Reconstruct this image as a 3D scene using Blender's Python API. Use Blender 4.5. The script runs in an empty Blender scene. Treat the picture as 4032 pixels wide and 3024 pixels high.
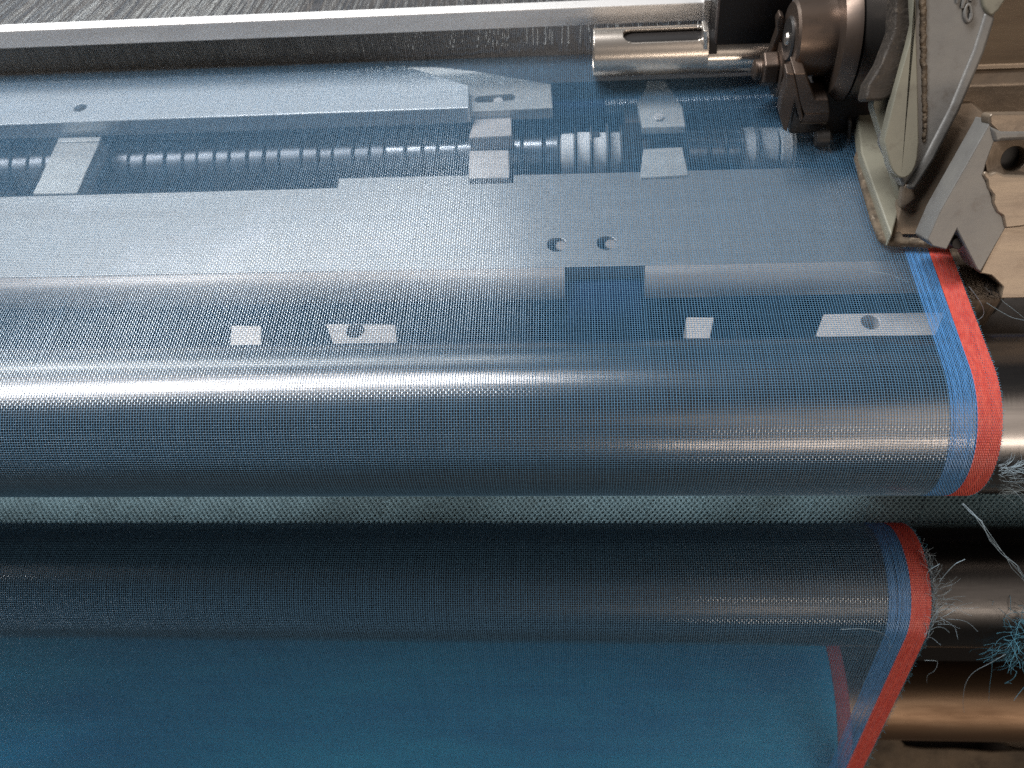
import bpy, bmesh, math, random
import numpy as np
from mathutils import Vector, Matrix
random.seed(7); rng = np.random.default_rng(11)
S = 0.001                       # every length below is in millimetres, the scene itself is in metres
R_ = math.radians
scn = bpy.context.scene
COL = scn.collection

# ------------------------------------------------------------------ camera
FPX = 3300.0; CAMH = 243.0
AX = np.array([48700, -540, -3300.]); AX /= np.linalg.norm(AX)       # world X seen in camera axes (right, down, forward)
AY = np.array([172, -4612, 3300.]); AY -= AX*(AX @ AY); AY /= np.linalg.norm(AY)
AZ = np.cross(AX, AY)
cd = bpy.data.cameras.new('camera'); cam = bpy.data.objects.new('camera', cd); COL.objects.link(cam)
cd.sensor_width = 36; cd.lens = 36*FPX/4032
# rows: world axes in camera coords -> camera axes in world coords
right = Vector((AX[0], AY[0], AZ[0])); down = Vector((AX[1], AY[1], AZ[1])); fwd = Vector((AX[2], AY[2], AZ[2]))
m = Matrix((right, -down, -fwd)).transposed().to_4x4(); m.translation = Vector((0, 0, CAMH*S))
cam.matrix_world = m
cd.clip_start = 0.01; cd.clip_end = 60
cd.dof.use_dof = True; cd.dof.focus_distance = 0.300; cd.dof.aperture_fstop = cd.lens/2.0
scn.camera = cam

# ------------------------------------------------------------------ world, lamps, exposure
w = bpy.data.worlds.new('World'); scn.world = w; w.use_nodes = True
bgn = w.node_tree.nodes['Background']; bgn.inputs[0].default_value = (0.62, 0.62, 0.65, 1); bgn.inputs[1].default_value = 0.05
def lamp(name, loc, target, sx, sy, power, color):
    l = bpy.data.lights.new(name, 'AREA'); l.shape = 'RECTANGLE'; l.size = sx; l.size_y = sy
    l.energy = power; l.color = color
    o = bpy.data.objects.new(name, l); COL.objects.link(o); o.location = loc
    d = Vector(target)-Vector(loc); o.rotation_euler = d.to_track_quat('-Z', 'Y').to_euler(); return o
# daylight window far behind the loom, ceiling tube over the left half, warm hall lamp behind the operator's right
lamp('window_light', (-1.6, 3.2, 1.75), (-0.1, 0.3, 0), 3.0, .75, 46, (0.88, 0.96, 1.0))
lamp('skylight', (-1.55, 0.88, 2.35), (-1.5, 0.75, 0), 2.8, 0.5, 134, (0.94, 0.97, 1.0))
lamp('hall_lamp', (0.78, -1.15, 0.36), (0.15, 0.15, 0), 1.1, 0.2, 6.5, (1.0, 0.87, 0.74))
lamp('ceiling_lamp', (1.9, -1.6, 2.2), (0.15, 0.2, 0), 2.8, 2.2, 21, (1.0, 0.88, 0.77))
scn.view_settings.view_transform = 'Standard'; scn.view_settings.look = 'None'
scn.view_settings.exposure = 0.2; scn.view_settings.gamma = 1.0
scn.render.film_transparent = False
scn.render.filter_size = 1.0
scn.cycles.use_denoising = False; scn.cycles.denoising_prefilter = 'NONE'
scn.cycles.max_bounces = 6; scn.cycles.sample_clamp_indirect = 3.0; scn.cycles.sample_clamp_direct = 12.0; scn.cycles.adaptive_threshold = .004

# ------------------------------------------------------------------ geometry helpers
def ray(px, py):
    d = np.array([px-2016, py-1512, FPX]); return np.array([d @ AX, d @ AY, d @ AZ])
def at(px, py, **k):
    """point of the plane x=, y= or z= (mm) met along a sight line of the photograph"""
    r = ray(px, py); c = np.array([0, 0, CAMH]); a = 'xyz'.index(next(iter(k))); v = next(iter(k.values()))
    return c + (v-c[a])/r[a]*r
def atp(px, py, p0, n):
    r = ray(px, py); c = np.array([0, 0, CAMH]); n = np.array(n, float)
    return c + ((np.array(p0)-c) @ n)/(r @ n)*r

def link(name, me, mat, parent=None, loc=(0, 0, 0)):
    if mat: me.materials.append(mat)
    o = bpy.data.objects.new(name, me); COL.objects.link(o)
    if parent: o.parent = parent
    pl = Vector((0, 0, 0)); q = parent
    while q: pl += q.location; q = q.parent
    o.location = Vector(loc) - pl
    return o
def finish(name, me, mat, parent=None, smooth=None, bevel=0, seg=2):
    """me holds world millimetres: moves the origin to the middle of the piece"""
    n = len(me.vertices); a = np.empty(n*3, np.float32); me.vertices.foreach_get('co', a); a = a.reshape(-1, 3)*S
    c = (a.min(0)+a.max(0))/2; a -= c
    me.vertices.foreach_set('co', a.ravel()); me.update()
    o = link(name, me, mat, parent, c)
    if smooth is not None:
        me.shade_smooth() if smooth else me.shade_flat()
    if bevel:
        b = o.modifiers.new('Bevel', 'BEVEL'); b.width = bevel*S; b.segments = seg; b.limit_method = 'ANGLE'; b.angle_limit = R_(35)
        me.shade_smooth(); 
        for e in ():
            pass
        wn = o.modifiers.new('Normals', 'WEIGHTED_NORMAL'); wn.keep_sharp = True
    return o
def tag(o, label, cat, group=None, kind=None):
    if label: o['label'] = label
    if cat: o['category'] = cat
    if group: o['group'] = group
    if kind: o['kind'] = kind
    return o
def thing(name, loc, label, cat, group=None):
    o = bpy.data.objects.new(name, None); COL.objects.link(o); o.location = Vector(loc)*S; o.empty_display_size = .01
    return tag(o, label, cat, group)
def np_mesh(name, verts, quads, smooth=True):
    me = bpy.data.meshes.new(name); verts = np.asarray(verts, np.float32).reshape(-1, 3); quads = np.asarray(quads, np.int32).reshape(-1, 4)
    me.vertices.add(len(verts)); me.vertices.foreach_set('co', verts.ravel())
    me.loops.add(quads.size); me.loops.foreach_set('vertex_index', quads.ravel())
    me.polygons.add(len(quads)); me.polygons.foreach_set('loop_start', np.arange(0, quads.size, 4, dtype=np.int32))
    try: me.polygons.foreach_set('loop_total', np.full(len(quads), 4, np.int32))
    except Exception: pass
    me.update(calc_edges=True)
    if smooth: me.shade_smooth()
    return me
def tubes(name, P, A, B, r, k=3, ph=90):
    """P (N,M,3) centre lines, A/B (N,M,3) frame vectors -> one mesh of N k-sided tubes"""
    N, M = P.shape[:2]; V = np.empty((N, M, k, 3))
    r = np.asarray(r)
    for i in range(k):
        a = R_(ph)+2*math.pi*i/k
        V[:, :, i] = P + (math.cos(a)*A + math.sin(a)*B)*(r if r.ndim == 0 else r[..., None])
    idx = np.arange(N*M*k).reshape(N, M, k); nx = np.roll(idx, -1, axis=2)
    q = np.stack([idx[:, :-1], nx[:, :-1], nx[:, 1:], idx[:, 1:]], -1)
    return np_mesh(name, V, q)
def hair_mesh(name, lines, r=.12, k=3):
    vs, fs = [], []; n = 0
    for L in lines:
        L = np.asarray(L, float); t = np.gradient(L, axis=0); t /= np.linalg.norm(t, axis=1)[:, None]+1e-9
        up = np.array([.3, .2, 1.]); a = np.cross(t, up); a /= np.linalg.norm(a, axis=1)[:, None]+1e-9; b = np.cross(t, a)
        M = len(L); rr = r*np.linspace(1, .6, M)[:, None]
        ring = np.stack([L+(math.cos(2*math.pi*i/k)*a+math.sin(2*math.pi*i/k)*b)*rr for i in range(k)], 1)
        vs.append(ring.reshape(-1, 3)); idx = n+np.arange(M*k).reshape(M, k); nx = np.roll(idx, -1, 1)
        fs.append(np.stack([idx[:-1], nx[:-1], nx[1:], idx[1:]], -1).reshape(-1, 4)); n += M*k
    return np_mesh(name, np.concatenate(vs), np.concatenate(fs))
def smooth_line(P, m_=6):
    P = [np.array(p) for p in P]; P = [2*P[0]-P[1]]+P+[2*P[-1]-P[-2]]; out = []
    for i in range(1, len(P)-2):
        for f in np.linspace(0, 1, m_, endpoint=False):
            a, b, c, d = P[i-1:i+3]; out.append(.5*((2*b)+(-a+c)*f+(2*a-5*b+4*c-d)*f*f+(-a+3*b-3*c+d)*f**3))
    out.append(P[-2]); return out
def bm_mesh(name, bm):
    bmesh.ops.recalc_face_normals(bm, faces=bm.faces)
    me = bpy.data.meshes.new(name); bm.to_mesh(me); bm.free(); return me
def solid(name, loop, vec, mat, parent=None, holes=(), bevel=.4, seg=2):
    """flat outline (3-D points, mm) with optional holes, thickened along vec"""
    bm = bmesh.new(); loops = [loop]+list(holes); es = []
    for lp in loops:
        vs = [bm.verts.new(tuple(map(float, p))) for p in lp]
        es += [bm.edges.new((vs[i], vs[(i+1) % len(vs)])) for i in range(len(vs))]
    if holes:
        bmesh.ops.triangle_fill(bm, use_beauty=True, edges=es)
    else:
        bm.faces.new(list(bm.verts))
    r = bmesh.ops.extrude_face_region(bm, geom=list(bm.faces))
    bmesh.ops.translate(bm, vec=Vector(tuple(map(float, vec))), verts=[v for v in r['geom'] if isinstance(v, bmesh.types.BMVert)])
    # the source face of an extruded region stays as the bottom/top cap
    o = finish(name, bm_mesh(name, bm), mat, parent, bevel=bevel, seg=seg)
    return o
def slab(name, pxs, z, th, mat, parent=None, holes=(), bevel=.5, extra=()):
    pts = [at(p[0], p[1], z=z) if len(p) == 2 else np.array([p[0], p[1], z]) for p in pxs]
    return solid(name, pts, (0, 0, -th), mat, parent, holes=holes, bevel=bevel)
def circ(c, r, n=20, u=(1, 0, 0), v=(0, 1, 0)):
    c = np.array(c, float); u = np.array(u, float); v = np.array(v, float)
    return [c+r*(math.cos(2*math.pi*i/n)*u+math.sin(2*math.pi*i/n)*v) for i in range(n)]
def box(name, x0, x1, y0, y1, z0, z1, mat, parent=None, bevel=.5):
    return solid(name, [(x0, y0, z1), (x1, y0, z1), (x1, y1, z1), (x0, y1, z1)], (0, 0, z0-z1), mat, parent, bevel=bevel)
def xprism(name, prof, x0, x1, mat, parent=None, bevel=.4):
    return solid(name, [(x0, p[0], p[1]) for p in prof], (x1-x0, 0, 0), mat, parent, bevel=bevel)
def xlathe(name, prof, yc, zc, mat, parent=None, n=96, sharp=35):
    """profile (x, radius) turned about an axis along X"""
    bm = bmesh.new(); rings = []
    for x, r in prof:
        rings.append([bm.verts.new((x, yc+r*math.cos(2*math.pi*i/n), zc+r*math.sin(2*math.pi*i/n))) for i in range(n)])
    for a, b in zip(rings[:-1], rings[1:]):
        for i in range(n):
            bm.faces.new((a[i], a[(i+1) % n], b[(i+1) % n], b[i]))
    bm.faces.new(rings[0]); bm.faces.new(rings[-1][::-1])
    me = bm_mesh(name, bm); me.shade_smooth()
    try: me.set_sharp_from_angle(angle=R_(sharp))
    except Exception: pass
    return finish(name, me, mat, parent)

# ------------------------------------------------------------------ materials
def mat(name, base, rough=.5, metal=0., spec=.5, var=.0, vscale=(60, 60, 60), col2=None, bump=0., bscale=None, rvar=.0, spots=0., spotcol=(.05, .04, .03), sscale=90, coat=0., detail=6, sheen=0., ior=1.5):
    m = bpy.data.materials.new(name); m.use_nodes = True; nt = m.node_tree; N = nt.nodes; L = nt.links
    b = N['Principled BSDF']; b.inputs['Roughness'].default_value = rough; b.inputs['Metallic'].default_value = metal
    b.inputs['Specular IOR Level'].default_value = spec; b.inputs['Coat Weight'].default_value = coat
    b.inputs['IOR'].default_value = ior; b.inputs['Coat Roughness'].default_value = .25
    if sheen: b.inputs['Sheen Weight'].default_value = sheen
    b.inputs['Base Color'].default_value = (*base, 1)
    tc = N.new('ShaderNodeTexCoord'); mp = N.new('ShaderNodeMapping'); L.new(tc.outputs['Object'], mp.inputs['Vector']); mp.inputs['Scale'].default_value = vscale
    nz = N.new('ShaderNodeTexNoise'); nz.inputs['Scale'].default_value = 1.; nz.inputs['Detail'].default_value = detail; nz.inputs['Roughness'].default_value = .65
    L.new(mp.outputs['Vector'], nz.inputs['Vector'])
    colout = None
    if var or col2:
        c2 = col2 or tuple(max(0, c*(1-var)) for c in base)
        mr = N.new('ShaderNodeMapRange'); mr.inputs['From Min'].default_value = .35; mr.inputs['From Max'].default_value = .65
        L.new(nz.outputs['Fac'], mr.inputs['Value'])
        mx = N.new('ShaderNodeMix'); mx.data_type = 'RGBA'; mx.inputs['A'].default_value = (*base, 1); mx.inputs['B'].default_value = (*c2, 1)
        L.new(mr.outputs['Result'], mx.inputs['Factor']); colout = mx.outputs['Result']
    if spots:
        n2 = N.new('ShaderNodeTexNoise'); n2.inputs['Scale'].default_value = sscale; n2.inputs['Detail'].default_value = 8; n2.inputs['Roughness'].default_value = .75
        L.new(tc.outputs['Object'], n2.inputs['Vector'])
        m2 = N.new('ShaderNodeMapRange'); m2.inputs['From Min'].default_value = .55; m2.inputs['From Max'].default_value = .72; m2.inputs['To Max'].default_value = spots
        L.new(n2.outputs['Fac'], m2.inputs['Value'])
        mx2 = N.new('ShaderNodeMix'); mx2.data_type = 'RGBA'; mx2.inputs['A'].default_value = (*base, 1); mx2.inputs['B'].default_value = (*spotcol, 1)
        if colout: L.new(colout, mx2.inputs['A'])
        L.new(m2.outputs['Result'], mx2.inputs['Factor']); colout = mx2.outputs['Result']
    if colout: L.new(colout, b.inputs['Base Color'])
    if rvar:
        mr = N.new('ShaderNodeMapRange'); mr.inputs['From Min'].default_value = .3; mr.inputs['From Max'].default_value = .7
        mr.inputs['To Min'].default_value = max(.03, rough-rvar); mr.inputs['To Max'].default_value = rough+rvar
        L.new(nz.outputs['Fac'], mr.inputs['Value']); L.new(mr.outputs['Result'], b.inputs['Roughness'])
    if bump:
        bz = nz
        if bscale:
            mpb = N.new('ShaderNodeMapping'); L.new(tc.outputs['Object'], mpb.inputs['Vector']); mpb.inputs['Scale'].default_value = bscale
            bz = N.new('ShaderNodeTexNoise'); bz.inputs['Scale'].default_value = 1.; bz.inputs['Detail'].default_value = 5; L.new(mpb.outputs['Vector'], bz.inputs['Vector'])
        bp = N.new('ShaderNodeBump'); bp.inputs['Strength'].default_value = 1.; bp.inputs['Distance'].default_value = bump*S
        L.new(bz.outputs['Fac'], bp.inputs['Height']); L.new(bp.outputs['Normal'], b.inputs['Normal'])
    return m
M = {}
M['warp'] = mat('warp_monofilament', (.115, .268, .435), .17, spec=.5, ior=1.7, var=.25, vscale=(300, 20, 20))
M['weft'] = mat('weft_monofilament', (.115, .24, .37), .28, spec=.5, ior=1.55, var=.2, vscale=(20, 300, 300))
M['blue'] = mat('blue_selvedge_yarn', (.10, .31, .66), .36, spec=.5, var=.35, vscale=(900, 260, 260))
M['red'] = mat('red_selvedge_yarn', (.52, .06, .045), .42, spec=.4, col2=(.66, .12, .085), vscale=(900, 300, 300))
M['rollcloth'] = mat('wound_blue_cloth', (.02, .30, .70), .6, spec=.2, col2=(.05, .55, .98), vscale=(5, 26, 26), bump=.25, bscale=(700, 900, 900))
M['rollred'] = mat('wound_red_band', (.50, .07, .08), .6, var=.3, vscale=(500, 100, 100), bump=.2, bscale=(700, 900, 900))
M['roller'] = mat('breast_roller_steel', (.285, .265, .255), .26, 1, var=.25, vscale=(14, 160, 160), rvar=.06, bump=.02, bscale=(900, 60, 60))
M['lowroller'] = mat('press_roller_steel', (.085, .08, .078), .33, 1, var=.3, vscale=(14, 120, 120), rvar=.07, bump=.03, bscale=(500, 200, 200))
M['core'] = mat('beam_tube_bronze', (.30, .20, .13), .5, 1, col2=(.17, .105, .065), vscale=(7, 60, 60), rvar=.1, bump=.25, bscale=(10, 60, 60))
M['rubber'] = mat('grey_green_rubber', (.36, .54, .60), .6, spec=.4, var=.25, vscale=(40, 40, 40), spots=.3, spotcol=(.12, .12, .10), sscale=60)
M['rubbercore'] = mat('dark_rubber', (.03, .035, .035), .7)
M['cap'] = mat('polished_reed_cap', (.86, .82, .79), .32, .35, var=.15, vscale=(25, 200, 200), rvar=.05, spots=.25, spotcol=(.30, .25, .2), sscale=220)
M['reedwire'] = mat('reed_wire_steel', (.27, .245, .22), .32, 1, var=.3, vscale=(300, 60, 60))
M['dull'] = mat('dull_dark_steel', (.12, .105, .095), .5, .7, var=.4, vscale=(70, 70, 70), bump=.08)
M['chrome'] = mat('worn_chrome', (.78, .70, .62), .27, .85, col2=(.62, .53, .45), vscale=(10, 180, 180), rvar=.06, spots=.3, spotcol=(.25, .18, .12), sscale=400, bump=.012, bscale=(40, 900, 900))
M['black'] = mat('black_oiled_steel', (.018, .015, .014), .5, spec=.25)
M['edge'] = mat('paler_edge_steel', (.16, .13, .12), .5, .3, var=.5)
M['drum'] = mat('brown_oiled_steel', (.17, .118, .088), .42, .75, col2=(.10, .075, .062), vscale=(20, 70, 70), rvar=.1, bump=.05, bscale=(120, 120, 120), spots=.4, sscale=150)
M['drum2'] = mat('grey_oiled_steel', (.135, .12, .11), .38, .8, col2=(.08, .07, .065), vscale=(220, 12, 12), rvar=.1, bump=.05)
M['rust'] = mat('rusty_grime', (.16, .115, .075), .9, var=.6, vscale=(220, 220, 220), bump=.9, bscale=(420, 420, 420), spots=.8, spotcol=(.42, .33, .24), sscale=500)
M['grime'] = mat('dark_oily_grime', (.055, .042, .032), .6, .3, var=.5, vscale=(220, 220, 220), bump=.6, bscale=(420, 420, 420), spots=.6, spotcol=(.22, .17, .12), sscale=400)
M['cast'] = mat('olive_grey_casting', (.25, .23, .17), .42, spec=.5, col2=(.185, .17, .13), vscale=(30, 30, 30), bump=.08, bscale=(90, 90, 90), spots=.75, spotcol=(.09, .07, .05), sscale=90)
M['cast2'] = mat('grey_machined_casting', (.21, .195, .175), .42, .15, col2=(.16, .15, .14), vscale=(35, 35, 35), bump=.25, bscale=(190, 190, 190), spots=.75, spotcol=(.10, .075, .055), sscale=75)
M['castbrown'] = mat('oily_brown_casting', (.25, .185, .13), .38, .4, col2=(.15, .115, .085), vscale=(30, 55, 55), bump=.25, bscale=(200, 200, 200), spots=.75, spotcol=(.09, .06, .04), sscale=60)
M['casttan'] = mat('tan_casting', (.31, .235, .165), .38, .3, col2=(.22, .165, .12), vscale=(14, 90, 90), bump=.15, bscale=(60, 300, 300), spots=.55, spotcol=(.15, .10, .065), sscale=60)
M['plate'] = mat('machined_steel_plate', (.47, .465, .46), .36, .7, col2=(.36, .35, .34), vscale=(10, 160, 160), rvar=.08, bump=.03, bscale=(14, 500, 500), spots=.4, spotcol=(.66, .64, .67), sscale=28)  # pale spots paint streaky glare into the plate colour
M['bar'] = mat('worn_steel_bar', (.40, .36, .335), .52, .35, col2=(.33, .29, .265), vscale=(12, 190, 190), rvar=.1, bump=.06, bscale=(16, 420, 420))
M['rail'] = mat('bright_aluminium_rail', (.88, .90, .91), .36, .45, col2=(.74, .77, .79), vscale=(16, 120, 120), rvar=.05, bump=.02, bscale=(20, 400, 400))
M['guide'] = mat('grey_guide_plate', (.62, .62, .60), .42, .3, col2=(.50, .49, .47), vscale=(22, 80, 80), bump=.03)
M['block'] = mat('matt_beige_steel', (.66, .60, .56), .5, .1, var=.15, vscale=(60, 60, 60), bump=.05)
M['shaft'] = mat('polished_ring_steel', (.42, .44, .47), .30, 1, var=.3, vscale=(200, 30, 30), rvar=.06)
M['dimring'] = mat('shaded_ring_steel', (.24, .25, .27), .45, 1, var=.3, vscale=(200, 30, 30))  # same ring steel darkened, painting the weaker highlight of the left rings
M['palering'] = mat('painted_glare_ring_steel', (.96, .97, .98), .42, .0, var=.15, vscale=(200, 30, 30), rvar=.06)  # ring steel whitened, a bright reflection painted into the colour
M['navy'] = mat('dark_navy_frame', (.006, .026, .095), .6, spec=.12, col2=(.003, .013, .045), vscale=(12, 20, 20), bump=.3, bscale=(120, 120, 120))  # near-black navy for the bed and parts deep under the cloth
M['brush'] = mat('brown_bristles', (.13, .085, .052), .8, var=.5, vscale=(600, 40, 60), bump=.5, bscale=(900, 60, 60))
M['lint'] = mat('grey_blue_fibre', (.40, .50, .56), .5, spec=.4, var=.3, vscale=(200, 200, 200))
M['lintteal'] = mat('teal_blue_fibre', (.13, .38, .52), .55, spec=.4, var=.4, vscale=(200, 200, 200))
M['warpback'] = mat('pale_warp_end', (.10, .13, .17), .3, spec=.6, var=.3, vscale=(300, 10, 10))
M['baseplate'] = mat('oily_base_casting', (.30, .225, .155), .5, .3, col2=(.15, .12, .09), vscale=(26, 26, 26), spots=.7, spotcol=(.06, .045, .03), sscale=50, bump=.3, bscale=(160, 160, 160))
M['floor'] = mat('concrete_floor', (.06, .055, .05), .8, var=.4, vscale=(3, 3, 3))
M['race'] = mat('dark_race_board', (.055, .045, .04), .6, spec=.3, var=.4, vscale=(20, 60, 60))

# ------------------------------------------------------------------ setting
def struct(o): o['kind'] = 'structure'; return o
struct(box('floor', -4000, 4000, -4000, 4000, -960, -900, M['floor'], bevel=0))
struct(box('rear_bed', -520, 420, 379, 700, -84, -74, M['race'], bevel=0))
struct(box('machine_bed', -520, 420, 234, 378, -84, -74, M['navy'], bevel=0))

struct(box('dark_backing_sheet', -560, 560, 262, 268, -700, -90, M['black'], bevel=0))  # added black sheet: darkens the gap behind the rollers, hides the lit floor

# ------------------------------------------------------------------ rollers
U = (180., -30.4, 30.); E_ = (194.8, -142.6, 24.); Lr = (148.7, -119.7, 26.4)
t = thing('breast_roller', (0, U[0], U[1]-U[2]), 'big satin steel roller under the blue mesh, uppermost roller, white glare on the left', 'roller', 'horizontal rollers')
xlathe('roller_tube', [(-560, U[2]-1), (-559, U[2]), (396, U[2]), (398, U[2]-1.5)], U[0], U[1], M['roller'], t, n=160)
xlathe('journal', [(398, 12), (470, 12)], U[0], U[1], M['dull'], t, n=40)
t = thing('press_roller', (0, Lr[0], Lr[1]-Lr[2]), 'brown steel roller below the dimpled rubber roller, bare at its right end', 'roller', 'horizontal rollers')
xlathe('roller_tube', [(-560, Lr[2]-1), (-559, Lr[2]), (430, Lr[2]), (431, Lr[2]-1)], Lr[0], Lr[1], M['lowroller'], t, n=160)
# take-up roller in dimpled rubber strip, wound in a spiral
t = thing('take_up_roller', (0, E_[0], E_[1]-E_[2]), 'grey green roller wrapped in dimpled rubber strip between the two steel rollers', 'roller', 'horizontal rollers')
xlathe('roller_core', [(-560, 23.0), (430, 23.0)], E_[0], E_[1], M['rubbercore'], t, n=96)
xs = np.arange(-345, 250, .34); th = np.arange(R_(72), R_(166), .34/24)
X_, T_ = np.meshgrid(xs, th, indexing='ij'); arc = T_*24.
p1 = 2.6; u = X_+arc*.16; v = arc
hx = np.cos(2*np.pi*u/p1)*np.cos(2*np.pi*v/(p1*1.16))        # staggered dimples
h = 1.5*np.clip((hx-.18)/.3, 0, 1)
seam = np.abs(((X_+arc*.42+8) % 25.6)-12.8); h = np.where(seam < .35, h-.55, h)
rr = 24.-h*0.9 + rng.normal(0, .02, h.shape)
V = np.stack([X_, E_[0]+rr*np.cos(T_), E_[1]+rr*np.sin(T_)], -1)
idx = np.arange(V.shape[0]*V.shape[1]).reshape(V.shape[:2])
q = np.stack([idx[:-1, :-1], idx[1:, :-1], idx[1:, 1:], idx[:-1, 1:]], -1)
finish('rubber_strip', np_mesh('rubber_strip', V, q[..., ::-1]), M['rubber'], t)

# ------------------------------------------------------------------ the woven mesh: path of the cloth through the rollers
def arc_pts(c, r, a0, a1, step):
    n = max(2, int(abs(a1-a0)*math.pi/180*r/step)); a = np.radians(np.linspace(a0, a1, n+1))
    sg = 1 if a1 > a0 else -1
    return [(c[0]+r*math.cos(x), c[1]+r*math.sin(x), sg*math.cos(x), sg*math.sin(x)) for x in a]
def line_pts(p, q_, step):
    d = np.array(q_[:2])-np.array(p[:2]); L_ = np.linalg.norm(d); n = max(1, int(round(L_/step)))
    t_ = d/L_; nn = np.array([t_[1], -t_[0]])      # to the outer side for a cloth travelling to -Y
    return [(*(np.array(p[:2])+d*i/n), *nn) for i in range(1, n)]
OFF = .32
FELL = 374.2
PITCH = .97
seg_flat = [(FELL-PITCH*i, 0., 0., 1.) for i in range(int((FELL-U[0])/PITCH)+1)]
cu = (U[0], U[1]); ce = (E_[0], E_[1]); cl = (Lr[0], Lr[1])
RL_C = (144.9, -286.9); RL_R = 62.
aU = arc_pts(cu, U[2]+OFF, 90, 216, PITCH); aE = arc_pts(ce, E_[2]+OFF, 36, -199, 4.0)
aE = [(a, b, -c_, -d_) for a, b, c_, d_ in aE]        # outer face of the cloth is the roller side here
aE = [(a, b, c_, d_) for a, b, c_, d_ in aE]
aL = arc_pts(cl, Lr[2]+OFF, -19, 166, PITCH); aR = arc_pts(RL_C, RL_R+OFF, 166, 200, PITCH*1.5)
zflat = U[1]+U[2]+OFF
path = [(y, zflat, 0., 1.) for y, _, _, _ in seg_flat] + aU[1:] + line_pts(aU[-1], aE[0], 2) + aE + line_pts(aE[-1], aL[0], 1) + aL + line_pts(aL[-1], aR[0], PITCH) + aR
path = np.array(path); NP = len(path)
py_, pz_ = path[:, 0], path[:, 1]
tg = np.gradient(path[:, :2], axis=0); tg /= np.linalg.norm(tg, axis=1)[:, None]
ny_, nz_ = tg[:, 1], -tg[:, 0]                        # consistent side normal
slen = np.concatenate([[0], np.cumsum(np.linalg.norm(np.diff(path[:, :2], axis=0), axis=1))])
def smooth_noise(n, m_, kx, ks, amp):
    x = np.linspace(0, kx, n)[:, None]; s = np.linspace(0, ks, m_)[None]; out = 0
    for k in range(7):
        a, b, ph, p2 = rng.uniform(.3, 2.2), rng.uniform(.3, 2.2), rng.uniform(0, 6.3), rng.uniform(0, 6.3)
        out = out+np.sin(a*x+ph+.6*np.sin(b*s+p2))*np.sin(b*s+p2+.7*x*a*.3)
    return amp*out/3
cloth = thing('woven_mesh_cloth', (0, 250, 0), 'sheer light blue mesh cloth stretched over the rollers, with blue and red right edge', 'cloth')
def warp_set(name, xpos, rad, amp, mt, par=0, k=3, jit=.04):
    xpos = np.asarray(xpos); N = len(xpos)
    P = np.empty((N, NP, 3)); i = np.arange(N)[:, None]; j = np.arange(NP)[None]
    par_ = np.where((i+j+par) % 2 == 0, 1., -1.)
    dx = smooth_noise(N, NP, 14, 16, .16)+rng.normal(0, jit, (N, 1))+smooth_noise(N, NP, 60, 5, .05)
    lift = smooth_noise(N, NP, 9, 14, .12); 
    # soft ripple of slack cloth right of the middle, near the breast roller
    xx = xpos[:, None]; s0 = slen[None]
    rip = np.exp(-((xx-42+.10*(s0-190))/16)**2)*np.exp(-((s0-175)/45)**2)
    dx = dx+1.1*rip*np.sin((xx-42)/9.); lift = lift*np.exp(-(np.clip(s0-195, 0, None)/15)**2)+.8*rip*np.exp(-((s0-168)/22)**2)
    hgt = par_*amp+np.clip(lift, -.25, 2)+.1
    P[..., 0] = xx+dx; P[..., 1] = py_[None]+ny_[None]*hgt; P[..., 2] = pz_[None]+nz_[None]*hgt
    A = np.zeros_like(P); A[..., 0] = 1; B = np.zeros_like(P); B[..., 1] = ny_[None]; B[..., 2] = nz_[None]
    o = finish(name, tubes(name, P, A, B, rad, k, -90), mt, cloth, smooth=False); return o
XL, XB, XR_, XE = -345., 130.6, 139.6, 147.6
wx = np.arange(XL, XB, 1.0)
o = warp_set('warp_threads', wx, .105, .09, M['warp']); o['kind'] = 'stuff'
o = warp_set('blue_selvedge', np.arange(XB+.1, XR_, .50), .165, .13, M['blue'], 1); o['kind'] = 'stuff'; o['label'] = 'dense light blue band just inside the red edge'
o = warp_set('red_selvedge', np.arange(XR_+.1, XE, .36), .27, .12, M['red'], 0); o['kind'] = 'stuff'; o['label'] = 'dense red band along the right edge'
# weft threads: one per step of the path
nx_ = 110; wxs = np.concatenate([np.linspace(XL, 100, nx_-60), np.linspace(101, XE+.5, 60)])
vis = np.concatenate([np.arange(NP)]); N = len(vis)
P = np.empty((N, nx_, 3)); bow = smooth_noise(N, nx_, 16, 14, .18)+rng.normal(0, .035, (N, 1))
s0 = slen[vis][:, None]; xx = wxs[None]
rip = np.exp(-((xx-42+.10*(s0-190))/16)**2)*np.exp(-((s0-175)/45)**2)
bow = bow+.5*rip*np.sin((xx-42)/12.)
lift = .8*rip*np.exp(-((s0-168)/22)**2)+.1
P[..., 0] = xx; P[..., 1] = py_[vis][:, None]+tg[vis, 0][:, None]*bow+ny_[vis][:, None]*lift
P[..., 2] = pz_[vis][:, None]+tg[vis, 1][:, None]*bow+nz_[vis][:, None]*lift
A = np.zeros_like(P); A[..., 1] = tg[vis, 0][:, None]; A[..., 2] = tg[vis, 1][:, None]
B = np.zeros_like(P); B[..., 1] = ny_[vis][:, None]; B[..., 2] = nz_[vis][:, None]
o = finish('weft_threads', tubes('weft_threads', P, A, B, .088, 4, 45), M['weft'], cloth); o['kind'] = 'stuff'
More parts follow.
